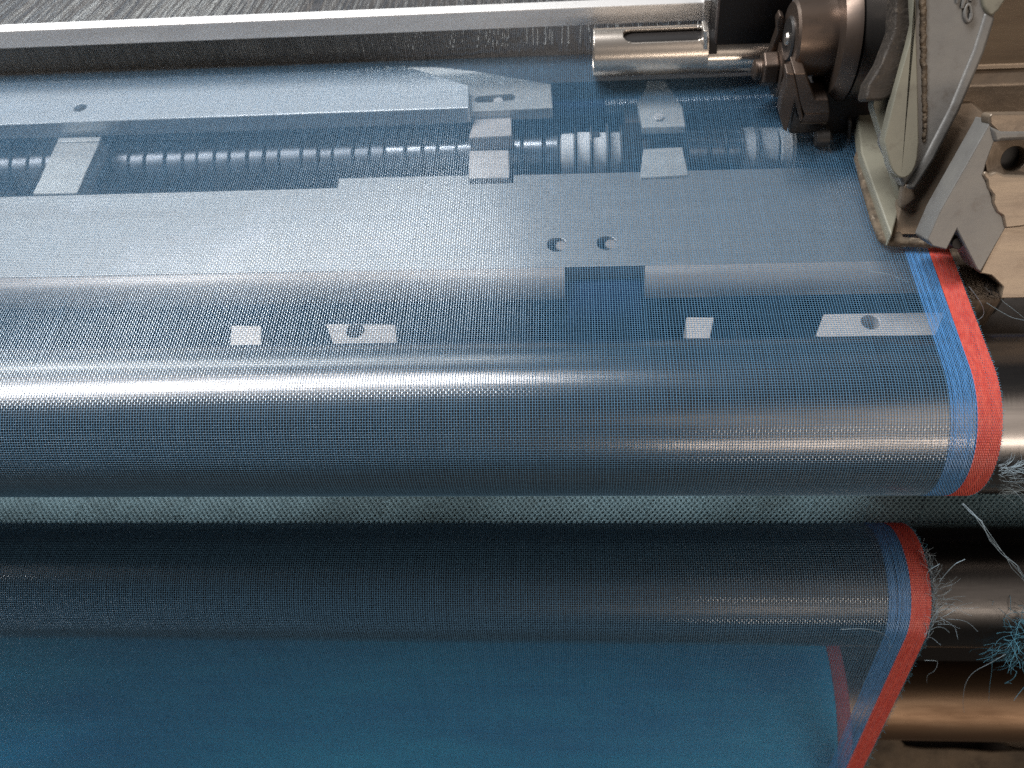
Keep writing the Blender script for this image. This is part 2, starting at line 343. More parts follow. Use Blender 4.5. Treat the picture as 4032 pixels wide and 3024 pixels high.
# cut weft ends along the red edge
lines = []
for j in range(0, NP):
    far = slen[j] > 250
    for rep in range(2 if far else 1):
        if not far and random.random() < .35: continue
        L_ = random.uniform(.4, 1.1)*(2.2 if far and random.random() < .2 else 1); sw = random.uniform(-.8, .8); up = random.uniform(-.2, .9)
        base = np.array([XE-.2, py_[j], pz_[j]]); t3 = np.array([0, tg[j, 0], tg[j, 1]]); n3 = np.array([0, ny_[j], nz_[j]])
        lines.append([base+np.array([L_*a, 0, 0])+t3*sw*a*a*L_+n3*up*a*a*L_ for a in (0, .35, .7, 1)])
o = finish('cut_weft_ends', hair_mesh('cut_weft_ends', lines, .09), M['lintteal'], cloth); o['kind'] = 'stuff'

# ------------------------------------------------------------------ wound cloth roll on its beam tube
t = thing('cloth_roll', (0, RL_C[0], RL_C[1]-RL_R), 'roll of wound blue cloth with a red edge, behind the hanging mesh at the bottom', 'cloth roll')
xlathe('wound_cloth', [(-560, RL_R), (139.5, RL_R), (139.6, RL_R-1)], RL_C[0], RL_C[1], M['rollcloth'], t, n=180)
xlathe('red_band', [(139.7, RL_R), (147.0, RL_R), (147.4, RL_R-2), (147.5, 23)], RL_C[0], RL_C[1], M['rollred'], t, n=180)
xlathe('beam_tube', [(-560, 22.4), (520, 22.4), (521, 20)], RL_C[0], RL_C[1], M['core'], t, n=120)

# ------------------------------------------------------------------ reed
RY = 377.
reed = thing('reed', (-100, RY, 0), 'comb of fine dark steel wires under a bright bar behind the cloth edge', 'reed')
xprism('top_bar', [(RY-2.2, 15.0), (RY-1.8, 24.0), (RY+3.6, 24.6), (RY+3.6, 15.0)], -560, 68, M['cap'], reed, bevel=.5)
rx = np.arange(-420, 66, 1.0)+rng.normal(0, .03, 486)
# each wire a thin blade, 2.6 deep and 0.22 thick
zs = np.linspace(-5, 15.6, 5); N = len(rx)
V = np.empty((N, 5, 4, 3))
for k, (a, b) in enumerate(((-.11, -1.5), (.11, -1.5), (.11, 1.5), (-.11, 1.5))):
    V[:, :, k, 0] = rx[:, None]+a; V[:, :, k, 1] = RY+b; V[:, :, k, 2] = zs[None]
V[..., 0] += (rng.normal(0, .05, (N, 5))[:, :, None])
idx = np.arange(N*20).reshape(N, 5, 4); nx2 = np.roll(idx, -1, 2)
q = np.stack([idx[:, :-1], nx2[:, :-1], nx2[:, 1:], idx[:, 1:]], -1)
o = finish('reed_wires', np_mesh('reed_wires', V, q, smooth=False), M['reedwire'], reed); o['kind'] = 'stuff'
solid('end_post', [at(2772, 0, y=RY-3), at(2800, 0, y=RY-3), at(2803, 112, y=RY-3), at(2788, 112, y=RY-3), at(2768, 60, y=RY-3)], (0, 5, 0), M['cap'], reed, bevel=.3)
# warp ends in two open sheets from the cloth edge back through the reed
lines = []
for x in np.arange(-420, 147, 1.0):
    for sgn in ((-.20,) if random.random() < .5 else (-.13,)):
        lines.append([(x+random.uniform(-.2, .2), FELL-.5, .2), (x, FELL+60, sgn*60+random.uniform(-.6, .6)), (x+random.uniform(-.5, .5), FELL+190, sgn*190+random.uniform(-2, 2))])
bright = []  # extra pale threads, glints of the warp painted as colour
for i in range(420):
    x = random.choice((random.gauss(-215, 45), random.uniform(-420, 120)))
    bright.append([(x, FELL+8, 1.0), (x+random.uniform(-2, 2), FELL+60, -6+random.uniform(-2, 2)), (x+random.uniform(-6, 6), FELL+170, -24+random.uniform(-4, 4))])
o = finish('painted_glint_ends', hair_mesh('painted_glint_ends', bright, .12), M['guide']); tag(o, 'scattered pale warp threads above the wire comb, glints put into their colour', 'threads', kind='stuff')
o = finish('warp_ends', hair_mesh('warp_ends', lines, .14), M['warpback']); tag(o, 'sheet of pale warp threads running back behind the wire comb', 'threads', kind='stuff')
t = tag(box('race_board', -560, 110, 381, 440, -40, -20, M['race']), 'dark brown board under the warp threads behind the wire comb', 'board')
lines = []
for i in range(900):
    x = random.uniform(-430, 120); y = random.uniform(430, 520); z = random.uniform(-40, -14); l = random.uniform(4, 14)
    lines.append([(x, y, z), (x+random.uniform(-1, 1), y+l*.4, z+l*.5), (x+random.uniform(-2, 2), y+l*.8, z+l)])
o = finish('heddle_wires', hair_mesh('heddle_wires', lines, .25), M['cap']); tag(o, 'bright short wires far behind the wire comb at the top edge', 'wires', kind='stuff')

# ------------------------------------------------------------------ things under the mesh
rail = thing('slide_rail', (-150, 355, -15), 'long pale aluminium rail under the mesh, pointed at its right end', 'rail')
hc = at(315, 423, z=-5)
slab('rail_body', [(-560., 384., 0), (1590, 257), (1846, 336), (1846, 424), (-560., at(0, 487, z=-5)[1]-2, 0)], -5, 9, M['rail'], rail, holes=[circ(hc, 3.4, 18, (.9, .2, 0), (-.2, .9, 0))], bevel=.6)
xh = finish('hole_screw', bm_mesh('s', (lambda b: (bmesh.ops.create_cone(b, cap_ends=True, segments=20, radius1=2.6, radius2=2.6, depth=3, matrix=Matrix.Translation(Vector((hc[0], hc[1], -9.5)))), b)[1])(bmesh.new())), M['dull'], rail)

gp = thing('guide_plate', (0, 355, -18), 'grey tapered plate with a slot and screw, right of the pale rail', 'plate')
def stadium(c, L_, r, ang, n=8):
    ca, sa = math.cos(ang), math.sin(ang); out = []
    for i in range(n+1): a = -math.pi/2+math.pi*i/n; out.append((L_/2+r*math.cos(a), r*math.sin(a)))
    for i in range(n+1): a = math.pi/2+math.pi*i/n; out.append((-L_/2+r*math.cos(a), r*math.sin(a)))
    return [np.array([c[0]+p[0]*ca-p[1]*sa, c[1]+p[0]*sa+p[1]*ca, c[2]]) for p in out]
zc = at(1950, 386, z=-10)
slab('plate_body', [(1500, 262), (1600, 262), (1720, 264), (1860, 278), (2170, 330), (2176, 425), (1866, 438), (1500, 438)], -10, 6, M['guide'], gp, holes=[stadium(zc, 15, 2.6, .05)], bevel=.4)
def cyl_z(name, c, r, h, mt, par, n=20, bev=.2):
    return solid(name, circ((c[0], c[1], c[2]+h), r, n), (0, 0, -h), mt, par, bevel=bev)
cyl_z('slot_screw', zc+np.array([1.5, -.2, -4]), 2.3, 3, M['cap'], gp)
slab('slot_floor', [(1840, 360), (2060, 350), (2070, 410), (1840, 420)], -14.5, 2, M['bar'], gp, bevel=0)

tag(slab('spacer_block', [(1872, 452), (2012, 448), (2016, 533), (1845, 542)], -14, 8, M['block'], bevel=.6), 'pinkish grey block under the mesh just below the slotted grey plate', 'block', 'loose blocks beneath the mesh')
tag(slab('spacer_block', [(1848, 594), (2003, 590), (2005, 700), (1846, 702)], -13, 12, M['block'], bevel=.4), 'beige square block set in the notch of the wide steel plate', 'block', 'loose blocks beneath the mesh')
lean = thing('slanting_strut', (-230, 320, -18), 'pale slanting steel strut under the mesh at the far left', 'strut')
slab('strut_body', [(222, 562), (392, 557), (303, 760), (128, 764)], -13, 9, M['guide'], lean, bevel=.4)
slab('strut_head', [(232, 541), (398, 537), (392, 555), (224, 560)], -12.2, 9, M['guide'], lean, bevel=.4)

post = thing('guide_post', (35, 340, -20), 'steel post with a tapered head and square foot, right of the bright rings', 'post')
slab('tapered_head', [(2548, 318), (2618, 315), (2640, 352), (2688, 420), (2700, 497), (2530, 502), (2508, 400), (2540, 352)], -5, 4, M['guide'], post, bevel=.6)
slab('neck', [(2532, 500), (2698, 492), (2700, 590), (2530, 600)], -16, 4, M['dull'], post, bevel=.4)
slab('foot', [(2532, 586), (2688, 577), (2712, 688), (2520, 700)], -11.3, 4, M['guide'], post, bevel=.6)
cyl_z('head_screw', at(2592, 465, z=-5), 2.6, 1.2, M['cap'], post, n=6)
xprism('head_web', [(344, -9), (332, -9), (322, -26), (350, -26)], 28, 36, M['dull'], post)

pl = thing('wide_steel_plate', (-60, 270, -24), 'wide machined steel plate under the mesh with two round screw holes', 'plate')
zP = -12.5; seamL = at(0, 1087, z=zP); seamR = at(3500, 1026, z=zP)
def hole_at(px, py, r=4.1): return circ(at(px, py, z=zP), r, 22)
slab('plate_body', [(-560., at(0, 768, z=zP)[1]-1, 0), (1328, 739), (1334, 703), (1846, 690), (1848, 724), (2022, 719), (2024, 688), (3400, 655), (3760, 660), (3800, 900), (3790, 1022), (-560., seamL[1], 0)],
     zP, 10, M['plate'], pl, holes=[hole_at(2192, 962), hole_at(2388, 956)], bevel=.4)
for (a, b) in ((2192, 962), (2388, 956)):
    cyl_z('recessed_screw', at(a+22, b-6, z=zP)+np.array([0, 0, -5.]), 2.9, 3.6, M['bar'], pl, n=16)
box('plate_underside', -560, 140, 250, 300, -26, -23.5, M['navy'], pl, bevel=0)

# rounded front bar, in two lengths with a gap between
y1 = seamL[1]-.9; y0 = at(1000, 1196, z=-21)[1]
prof = [(y1, zP-.2), (y0+9, zP-.2)]+[(y0+9-9*math.sin(R_(a)), zP-.2-9*(1-math.cos(R_(a)))) for a in range(15, 91, 15)]+[(y0, -22), (y1, -22)]
xg0, xg1 = at(2225, 1150, z=-15)[0], at(2545, 1150, z=-15)[0]
o = xprism('front_bar', prof, -560, xg0, M['bar'], bevel=.25); tag(o, 'round-nosed steel bar along the front of the wide plate, left of the dark gap', 'bar', 'front bars of the plate')
o = xprism('front_bar', prof, xg1, 150, M['bar'], bevel=.25); tag(o, 'round-nosed steel bar along the front of the wide plate, right of the dark gap', 'bar', 'front bars of the plate')
sad = thing('gap_shadow_block', (30, 226, -50), 'dark rounded block put in for the shadow in the gap of the front bar', 'saddle')
prof2 = [(y1-1, -19)]+[(y1-1-16*math.sin(R_(a)), -35+16*math.cos(R_(a))) for a in range(15, 91, 15)]+[(y1-17, -70), (y1-1, -70)]
xprism('shadow_body', prof2, xg0+1, xg1-1, M['navy'], sad, bevel=1.2)  # navy block put in to paint the shadow in the bar gap

zB = -27
def lug(pts, label, holes=(), mt='block'):
    o = slab('mounting_lug', pts, zB, 26, M[mt], holes=holes, bevel=.5); tag(o, label, 'lug', 'steel lugs seen in the dark gap'); return o
lug([(910, 1281), (1029, 1283), (1029, 1400), (903, 1400)], 'small pale square lug, leftmost in the dark gap under the mesh')
lug([(1283, 1276), (1556, 1278), (1566, 1395), (1330, 1395)], 'grey lug with a dark round hole, second from the left in the dark gap', [circ(at(1398, 1302, z=zB), 4.0, 18)], 'bar')
lug([(2702, 1248), (2813, 1247), (2784, 1390), (2706, 1390)], 'pale triangular lug in the dark gap right of the dark shadow block')
lug([(3243, 1236), (3722, 1229), (3694, 1300), (3640, 1390), (3190, 1390)], 'long pale lug with a dark hole at the right end of the dark gap', [circ(at(3428, 1268, z=zB), 3.6, 18)])
tag(slab('thin_fin', [(2894, 1256), (2908, 1250), (2922, 1390), (2900, 1390)], -46, 20, M['plate'], bevel=.3), 'thin upright steel fin in the dark gap, left of the long pale lug', 'fin')
tag(xprism('cross_rod', [(231, -52), (228, -50), (226, -52), (226, -55), (231, -55)], -200, 20, M['plate'], bevel=.6), 'thin steel rod lying along the dark gap under the mesh', 'rod')

# shaft with polished rings
SY, SZ, SR = 339., -34., 11.5
sh = thing('ring_shaft', (-60, SY, SZ-SR), 'shaft carrying a row of polished steel rings under the mesh', 'shaft')
xlathe('shaft_core', [(-560, 9.0), (150, 9.0)], SY, SZ, M['dull'], sh, n=48)
x = -330.; i = 0; holes_at = []
while x < 146:
    wd = random.choice((6.2, 6.6, 7.4, 8.2, 9.4, 10.5)) if x < -30 else random.choice((5.6, 6.4, 6.8, 9.8))
    g = random.uniform(.7, 1.4)
    rj = SR+random.uniform(-.35, .35)
    xlathe('ring', [(x, rj-.9), (x+.5, rj), (x+wd-.5, rj), (x+wd, rj-.9)], SY, SZ, M['palering'] if (-9 < x < 50 or 82 < x < 108) else M['dimring' if x < -95 else 'shaft'], sh, n=64)
    if x > -20 and random.random() < .6:
        fr = rj+random.uniform(1.5, 4.5)
        xlathe('ring_flange', [(x+wd+.1, fr), (x+wd+.4, fr)], SY, SZ, M['plate'], sh, n=64)
    x += wd+g
for px_, py_s in ((2345, 540), (2500, 532)):
    c = at(px_, py_s, z=SZ+SR-1.5); d = np.array([0, c[1]-SY, c[2]-SZ]); d /= np.linalg.norm(d); c0 = np.array([c[0], SY, SZ])+d*(SR-.3)
    solid('ring_plug', circ(c0+d*1.0, 2.3, 20, (1, 0, 0), np.cross(d, (1, 0, 0))), -d*1.6, M['dull'], sh, bevel=.2)
# coil spring behind
CY, CZ = at(2400, 408, z=-20)[1], -22.
n = 2600; a = np.linspace(0, 2*math.pi*88, n); P = np.stack([np.linspace(20, 140, n), CY+3.4*np.cos(a), CZ+3.4*np.sin(a)], -1)
sp = thing('coil_spring', (80, CY, CZ-4), 'long thin coil spring under the mesh behind the polished rings', 'spring')
finish('spring_wire', hair_mesh('spring_wire', [P], .42, 6), M['shaft'], sp)
xlathe('spring_rod', [(-20, 2.2), (150, 2.2)], CY, CZ, M['navy'], sp, n=24)
tag(xprism('dark_back_rail', [(CY+20, -30), (CY+6, -30), (CY+6, -46), (CY+20, -46)], -560, 150, M['navy']), 'dark blue rail behind the rings under the mesh', 'rail')

# ------------------------------------------------------------------ silver slotted tube in front of the reed
TY, TZ, TR = 355., 13.0, 10.6
xt0, xt1, xt2 = at(2337, 215, y=TY-TR*.5)[0], at(2785, 200, y=TY-TR*.5)[0], 128.
tube = thing('slotted_tube', ((xt0+xt1)/2, TY, TZ-TR), 'shiny steel tube with a long rounded slot, above the mesh edge', 'tube')
nu, nv = 150, 120; bm = bmesh.new(); us = np.linspace(xt0, xt1, nu+1); vs_ = np.linspace(0, 2*math.pi, nv, endpoint=False)
grid = [[bm.verts.new((x, TY+TR*math.cos(a), TZ+TR*math.sin(a))) for a in vs_] for x in us]
sx0, sx1 = at(2462, 160, y=TY-3)[0]+3.2, at(2762, 150, y=TY-3)[0]-2.6; sa = R_(102); sr = 4.3
for i in range(nu):
    for j in range(nv):
        xc = (us[i]+us[i+1])/2; ac = vs_[j]+math.pi/nv; dv = (ac-sa)*TR; dxs = max(sx0-xc, 0, xc-sx1)
        if dxs*dxs+dv*dv < sr*sr: continue
        bm.faces.new((grid[i][j], grid[i][(j+1) % nv], grid[i+1][(j+1) % nv], grid[i+1][j]))
for v in [v for v in bm.verts if not v.link_faces]: bm.verts.remove(v)
me = bm_mesh('tube_wall', bm); me.shade_smooth(); o = finish('tube_wall', me, M['chrome'], tube)
md = o.modifiers.new('Wall', 'SOLIDIFY'); md.thickness = 1.6*S; md.offset = -1
if o.data.polygons[0].normal.dot(Vector((0, 1, 0))) < 0: md.offset = 1
xlathe('slot_shade_core', [(xt0+3, 8.4), (xt1+4, 8.4)], TY, TZ, M['black'], tube, n=40)  # black filler added to paint the shade seen through the slot
xlathe('tube_stem', [(xt1-.5, 8.2), (xt2, 8.2)], TY-1.4, TZ-2.4, M['chrome'], tube, n=96)
solid('tube_notch_plate', [at(2770, 122, y=TY-9), at(2786, 120, y=TY-9), at(2787, 212, y=TY-9), at(2771, 210, y=TY-9)], (0, 8, 0), M['chrome'], tube, bevel=.3)

blk = thing('black_end_block', (85, 370, 8), 'large black oiled block between the wire comb and the brown pulley', 'block')
solid('block_body', [at(2838, -60, y=350), at(3130, -60, y=350), at(3090, 214, y=350), at(2812, 216, y=350)], (0, 24, 0), M['black'], blk, bevel=.3)
solid('pale_edge', [at(2832, -60, y=349.4), at(2842, -60, y=349.4), at(2818, 214, y=349.4), at(2810, 214, y=349.4)], (0, 2, 0), M['edge'], blk, bevel=.2)  # paler strip along the left edge of the block

# ------------------------------------------------------------------ pulley, nut and brackets
DY, DZ = 326., 35.
def dx_(px, py=147, z=DZ): return at(px, py, z=z)[0]
pul = thing('brown_pulley', (120, DY, 9), 'brown oily pulley with a stepped hub at the top, left of the casting', 'pulley')
xa = [dx_(p) for p in (3108, 3125, 3250, 3262, 3300, 3318, 3330, 3480, 3492, 3506, 3516, 3560)]
xlathe('hub', [(xa[0], 14.2), (xa[0]+1, 15.2), (xa[3], 15.2)], DY, DZ, M['drum'], pul)
xlathe('hub_washer', [(xa[0]-1.1, 8.2), (xa[0]-.4, 9.0), (xa[0]+.1, 9.0)], DY, DZ, M['drum2'], pul)
xlathe('hub_pin', [(xa[0]-1.9, 2.2), (xa[0]-1.0, 2.8)], DY, DZ, M['chrome'], pul, n=32)
xlathe('front_flange', [(xa[3], 15), (xa[3]+.1, 23.2), (xa[4], 25.8), (xa[5], 26.3), (xa[5]+.4, 24.5)], DY, DZ, M['drum'], pul)
xlathe('drum_body', [(xa[5]+.3, 23.5), (xa[6], 25.6), (xa[7], 25.9), (xa[7]+.4, 24.0)], DY, DZ, M['drum2'], pul)
xlathe('rear_disc', [(xa[8]-.2, 23.6), (xa[8]+.2, 26.2), (xa[9], 26.4), (xa[9]+.3, 24.2)], DY, DZ, M['drum2'], pul)
xlathe('grimy_rim', [(xa[10]-.2, 24.5), (xa[10], 26.8), (xa[11], 27.2), (xa[11]+4, 26.6), (xa[11]+9, 25.5)], DY, DZ, M['rust'], pul)

NY, NZ = 331., 17.5
nut = thing('hex_nut_and_bolt', (95, NY, 9), 'brown hexagonal nut on a bolt end beside the pulley hub', 'nut')
nx0 = at(3003, 300, z=NZ)[0]; nx1 = at(3062, 300, z=NZ)[0]
solid('nut', circ((nx0, NY, NZ), 7.6, 6, (0, math.cos(.25), math.sin(.25)), (0, -math.sin(.25), math.cos(.25))), (nx1-nx0, 0, 0), M['drum'], nut, bevel=.9, seg=3)
xlathe('bolt_end', [(nx0-3.6, 3.4), (nx0-3.0, 4.3), (nx0-2.3, 4.4), (nx0-2.1, 4.0), (nx0-1.5, 4.4), (nx0-1.2, 4.0), (nx0-.6, 4.4), (nx0+1, 4.3)], NY, NZ, M['drum'], nut, n=40)
xlathe('washer', [(nx1+.2, 11.3), (nx1+.4, 11.6), (nx1+1.4, 11.6), (nx1+1.6, 11.2)], NY+1, NZ-1, M['drum'], nut, n=64)
solid('lever_tab', [at(3072, 60, y=336), at(3088, 70, y=336), at(3085, 250, y=336), at(3035, 262, y=336), at(3030, 215, y=336), at(3060, 130, y=336), at(3058, 85, y=336)], (0, 5, 0), M['drum'], nut, bevel=.6)

vb = thing('forked_bracket', (115, 305, 6), 'brown steel bracket with an inverted V fork under the pulley', 'bracket')
YB = 303.
def pb(*ps): return [at(a, b, y=YB) for a, b in ps]
solid('fork_plate', pb((3097, 288), (3128, 290), (3165, 468), (3157, 482), (3150, 478), (3129, 402), (3098, 522), (3084, 512), (3068, 452), (3080, 380), (3096, 335)), (0, 7, 0), M['drum'], vb, bevel=.7)
solid('fork_arm', pb((3128, 290), (3172, 289), (3202, 372), (3212, 392), (3262, 392), (3268, 447), (3166, 449), (3150, 400)), (0, 12, 0), M['drum'], vb, bevel=.5)
solid('fork_ledge', pb((3168, 447), (3268, 446), (3262, 481), (3158, 483)), (0, 11, 0), M['drum'], vb, bevel=.5)
solid('fork_base', [at(a, b, y=YB+4) for a, b in ((3130, 405), (3160, 480), (3262, 480), (3255, 505), (3200, 528), (3104, 530))], (0, 9, 0), M['dull'], vb, bevel=1.2)
dk = thing('dark_support_block', (140, 300, 0), 'nearly black triangular support behind the forked bracket', 'bracket')
solid('support_body', [at(a, b, y=301+7) for a, b in ((3215, 370), (3440, 350), (3430, 480), (3402, 600), (3350, 655), (3300, 655), (3262, 560), (3235, 480))], (0, 14, 0), M['black'], dk, bevel=1.0)
solid('support_rib', [at(a, b, y=304) for a, b in ((3250, 505), (3300, 655), (3318, 655), (3352, 540), (3356, 480), (3342, 480), (3335, 560), (3308, 628), (3272, 520))], (0, 6, 0), M['dull'], dk, bevel=.6)
xlathe('pivot_ring', [(at(3212, 540, y=300)[0], 3.2), (at(3212, 540, y=300)[0]+3, 3.8), (at(3232, 540, y=300)[0]+3, 3.8)], 300, at(3222, 545, y=300)[2], M['dull'], dk, n=32)

# ------------------------------------------------------------------ big casting on the right
arm = thing('side_casting', (150, 250, 2), 'olive grey cast arm standing over the cloth edge, with a round-ended raised rib', 'casting')
P0 = (0, 238, 3); NN = np.array([0, 1, -.8]); NN = NN/np.linalg.norm(NN)
def pa(ps, off=0.): return [atp(a, b, np.array(P0)-NN*off, NN) for a, b in ps]
def arcpx(cx, cy, rx_, ry_, a0, a1, n=8): return [(cx+rx_*math.cos(R_(a0+(a1-a0)*i/n)), cy+ry_*math.sin(R_(a0+(a1-a0)*i/n))) for i in range(n+1)]
# arm wall with the slanting right edge
solid('hub_shroud', pa([(3406, 398), (3420, 330), (3470, 250), (3520, 120), (3530, -60), (3606, -60), (3602, 90), (3594, 240), (3574, 318), (3540, 366), (3480, 394)], -1.5), NN*10, M['grime'], arm, bevel=1.2)
solid('arm_back', pa([(3438, 418), (3440, 396), (3480, 378), (3530, 350), (3572, 300), (3592, 230), (3600, 200), (3605, 600), (3580, 790), (3552, 806), (3524, 702)], -5), NN*6, M['cast'], arm, bevel=.5)
solid('arm_wall', pa([(3625, -60), (3985, -60), (3916, 68), (3860, 200), (3762, 430), (3660, 620), (3560, 742), (3480, 560), (3590, 100)]), NN*9, M['cast2'], arm, bevel=1.6, seg=3)
# raised rib, 3 mm proud, rounded foot
solid('raised_rib', pa([(3605, -60), (3606, 0), (3614, 300), (3619, 560)]+arcpx(3556, 590, 60, 112, 0, 165, 10)+[(3482, 552), (3530, 350), (3580, 170), (3598, 90), (3590, -60)], 2.6), NN*6, M['cast'], arm, bevel=.8, seg=3)
# rough weld seam beside the rib
ps = pa([(3628, -60), (3633, 60), (3634, 180), (3638, 300), (3640, 420), (3641, 500), (3636, 560)], -.2)
L_ = []
for a_, b_ in zip(ps[:-1], ps[1:]):
    for f in np.arange(0, 1, .08): L_.append(np.array(a_)*(1-f)+np.array(b_)*f+rng.normal(0, .16, 3))
finish('weld_seam', hair_mesh('weld_seam', [L_], 1.35, 10), M['rust'], arm)
# foot: bright strip, its dark rim and the brown front
solid('foot_strip', [at(a, b, z=9) for a, b in ((3372, 395), (3425, 385), (3442, 480), (3480, 600), (3546, 806), (3512, 926), (3500, 905), (3391, 600))], (0, 0, -7), M['cast'], arm, bevel=.8)
solid('foot_rim', [at(a, b, z=4.5) for a, b in ((3385, 560), (3420, 540), (3520, 840), (3560, 930), (3760, 940), (3765, 962), (3600, 956), (3500, 952), (3465, 935), (3430, 850), (3400, 740), (3366, 610))], (0, 0, -3), M['rust'], arm, bevel=1.0)
solid('foot_front', pa([(3546, 806), (3572, 770), (3640, 640), (3748, 440), (3775, 400), (3830, 395), (3892, 452), (3890, 490), (3690, 900), (3665, 930), (3514, 928)], -2.), NN*14, M['castbrown'], arm, bevel=1.2)
solid('slanting_chamfer', pa([(3880, 40), (3832, 196), (3738, 424), (3650, 596), (3562, 745), (3604, 752), (3684, 628), (3784, 432), (3880, 206), (3926, 62)], .9), NN*8, M['cast2'], arm, bevel=1.6, seg=4)
solid('foot_boss', pa([(3556, 742), (3575, 706), (3602, 730), (3612, 790), (3560, 830), (3547, 806)], .3), NN*5, M['castbrown'], arm, bevel=1.6, seg=3)
# cast characters: ring and strokes standing proud
def stroke(pxs, r=.8): return [p for p in pa(pxs, .5)]
finish('cast_character', hair_mesh('c', [stroke(arcpx(3812, 52, 13, 34, 0, 360, 18))], .85, 8), M['cast2'], arm)
finish('cast_character', hair_mesh('c', [stroke([(3798, 0), (3792, 18), (3789, 33)])], .9, 8), M['cast2'], arm)
finish('cast_character', hair_mesh('c', [stroke([(3768, -20), (3770, 0), (3768, 14)])], .8, 8), M['cast2'], arm)
finish('cast_character', hair_mesh('c', [stroke([(3818, 5), (3826, -5), (3834, -25)])], .8, 8), M['cast2'], arm)
solid('top_lug', pa([(3860, -60), (4000, -60), (3935, 40), (3908, 62), (3890, 55), (3872, 20)], 1.6), NN*6, M['cast'], arm, bevel=1.0)

hs = thing('tan_gear_housing', (230, 290, 0), 'tan brown stepped housing behind the cast arm at the right', 'housing')
YH = 312.
za = at(3950, 62, y=YH)[2]; zb = at(3950, 265, y=YH)[2]; zc_ = at(3950, 452, y=YH-6)[2]; zd = at(3900, 640, y=YH-10)[2]
hx0 = at(3680, 300, y=YH)[0]
xprism('upper_wall', [(YH, 140), (YH, zb+1.5), (YH-1.5, zb), (YH+30, zb), (YH+30, 140)], hx0, 520, M['casttan'], hs, bevel=.8)
xprism('middle_wall', [(YH-2.2, zb-.2), (YH-6, zb-4), (YH-8, zc_+2), (YH-9.5, zc_), (YH+30, zc_), (YH+30, zb-.2)], hx0, 520, M['castbrown'], hs, bevel=1.0)
xprism('lower_wall', [(YH-10.5, zc_-.2), (YH-13, zc_-6), (YH-16, zd-30), (YH+30, zd-30), (YH+30, zc_-.2)], hx0-4, 520, M['castbrown'], hs, bevel=1.0)

br = thing('end_bracket', (200, 225, -5), 'grey angular cast bracket with a round hole and a V notch, at the right edge', 'bracket')
P1 = (0, 215, 2.5); N1 = np.array([0, 1, -.62]); N1 = N1/np.linalg.norm(N1)
def pc(ps, off=0.): return [atp(a, b, np.array(P1)-N1*off, N1) for a, b in ps]
solid('grey_face', pc([(3892, 492), (3902, 468), (3942, 530), (3915, 560), (3885, 640), (3872, 690), (3896, 740), (3912, 800), (3950, 850), (3962, 895), (3925, 960), (3862, 1072), (3846, 1060), (3768, 906), (3728, 984), (3672, 970), (3650, 945), (3700, 830)]), N1*12, M['cast2'], br, bevel=.6, seg=3)
solid('tan_face', pc([(3964, 892), (4110, 870), (4110, 1172), (3940, 1176), (3950, 1130), (3905, 1085), (3858, 1076), (3915, 962), (3950, 885)], -.5), N1*12, M['casttan'], br, bevel=.5)
solid('rough_lip', pc([(3868, 690), (3882, 672), (3900, 686), (3925, 676), (3960, 690), (4110, 695), (4110, 885), (3958, 902), (3948, 852), (3926, 838), (3908, 800), (3912, 770), (3890, 742), (3886, 712)], .9), N1*10, M['casttan'], br, bevel=.9, seg=3)
hcx = atp(3992, 625, np.array(P1)+N1*3, N1)
u1 = np.array([1., 0, 0]); v1 = np.cross(N1, u1)
solid('hollow_wall', pc([(3944, 548), (4110, 545), (4110, 702), (3960, 688), (3886, 680), (3880, 640), (3905, 555)], -1.2), N1*8, M['castbrown'], br, holes=[[p for p in circ(hcx, 4.3, 22, u1, v1)]], bevel=.4)
solid('hole_lining', circ(hcx+N1*5, 5.6, 22, u1, v1), N1*4, M['black'], br, bevel=0)
solid('top_ledge', pc([(3895, 455), (3910, 446), (4110, 444), (4110, 525), (4000, 527), (3944, 536), (3896, 490)], .8), N1*7, M['castbrown'], br, bevel=.9, seg=3)
solid('bright_lip', pc([(3900, 496), (3944, 512), (4110, 512), (4110, 550), (3946, 556), (3918, 566)], 1.2), N1*5, M['cast2'], br, bevel=1.4, seg=3)
solid('small_screw', circ(atp(3772, 958, np.array(P1)+N1*3, N1), 2.2, 16, u1, v1), N1*6, M['black'], br, bevel=.3)

bs = thing('brown_brush_block', (165, 215, -8), 'brown bristly block just right of the red edge, under the grey bracket', 'brush')
solid('brush_back', [at(a, b, z=-3) for a, b in ((3700, 975), (3850, 1000), (3905, 1085), (3948, 1095), (3962, 1135), (3938, 1186), (3800, 1190), (3740, 1010))], (0, 0, -16), M['brush'], bs, bevel=1.5, seg=3)
lines = []
for i in range(520):
    b0 = at(random.uniform(3770, 3930), random.uniform(1040, 1175), z=-3.2)
    lines.append([b0, b0+np.array([random.uniform(-.3, .3), -.8, 1.2]), b0+np.array([random.uniform(-.8, .8), -2.4, 1.9])])
o = finish('bristles', hair_mesh('bristles', lines, .16), M['brush'], bs); o['kind'] = 'stuff'
solid('round_cap', circ(at(3925, 1132, z=-2), 4.2, 20), (0, 0, -12), M['dull'], bs, bevel=1.2, seg=3)
tag(box('dark_cross_beam', 146, 420, 216, 240, -60, -28, M['black'], bevel=1), 'dark beam behind the bare end of the upper roller', 'beam')
tag(xprism('dark_beam_bracket', [(214, -40), (212, -26), (236, -24), (236, -40)], 160, 420, M['dull'], bevel=1), 'dull dark strip along the beam behind the upper roller', 'strip')

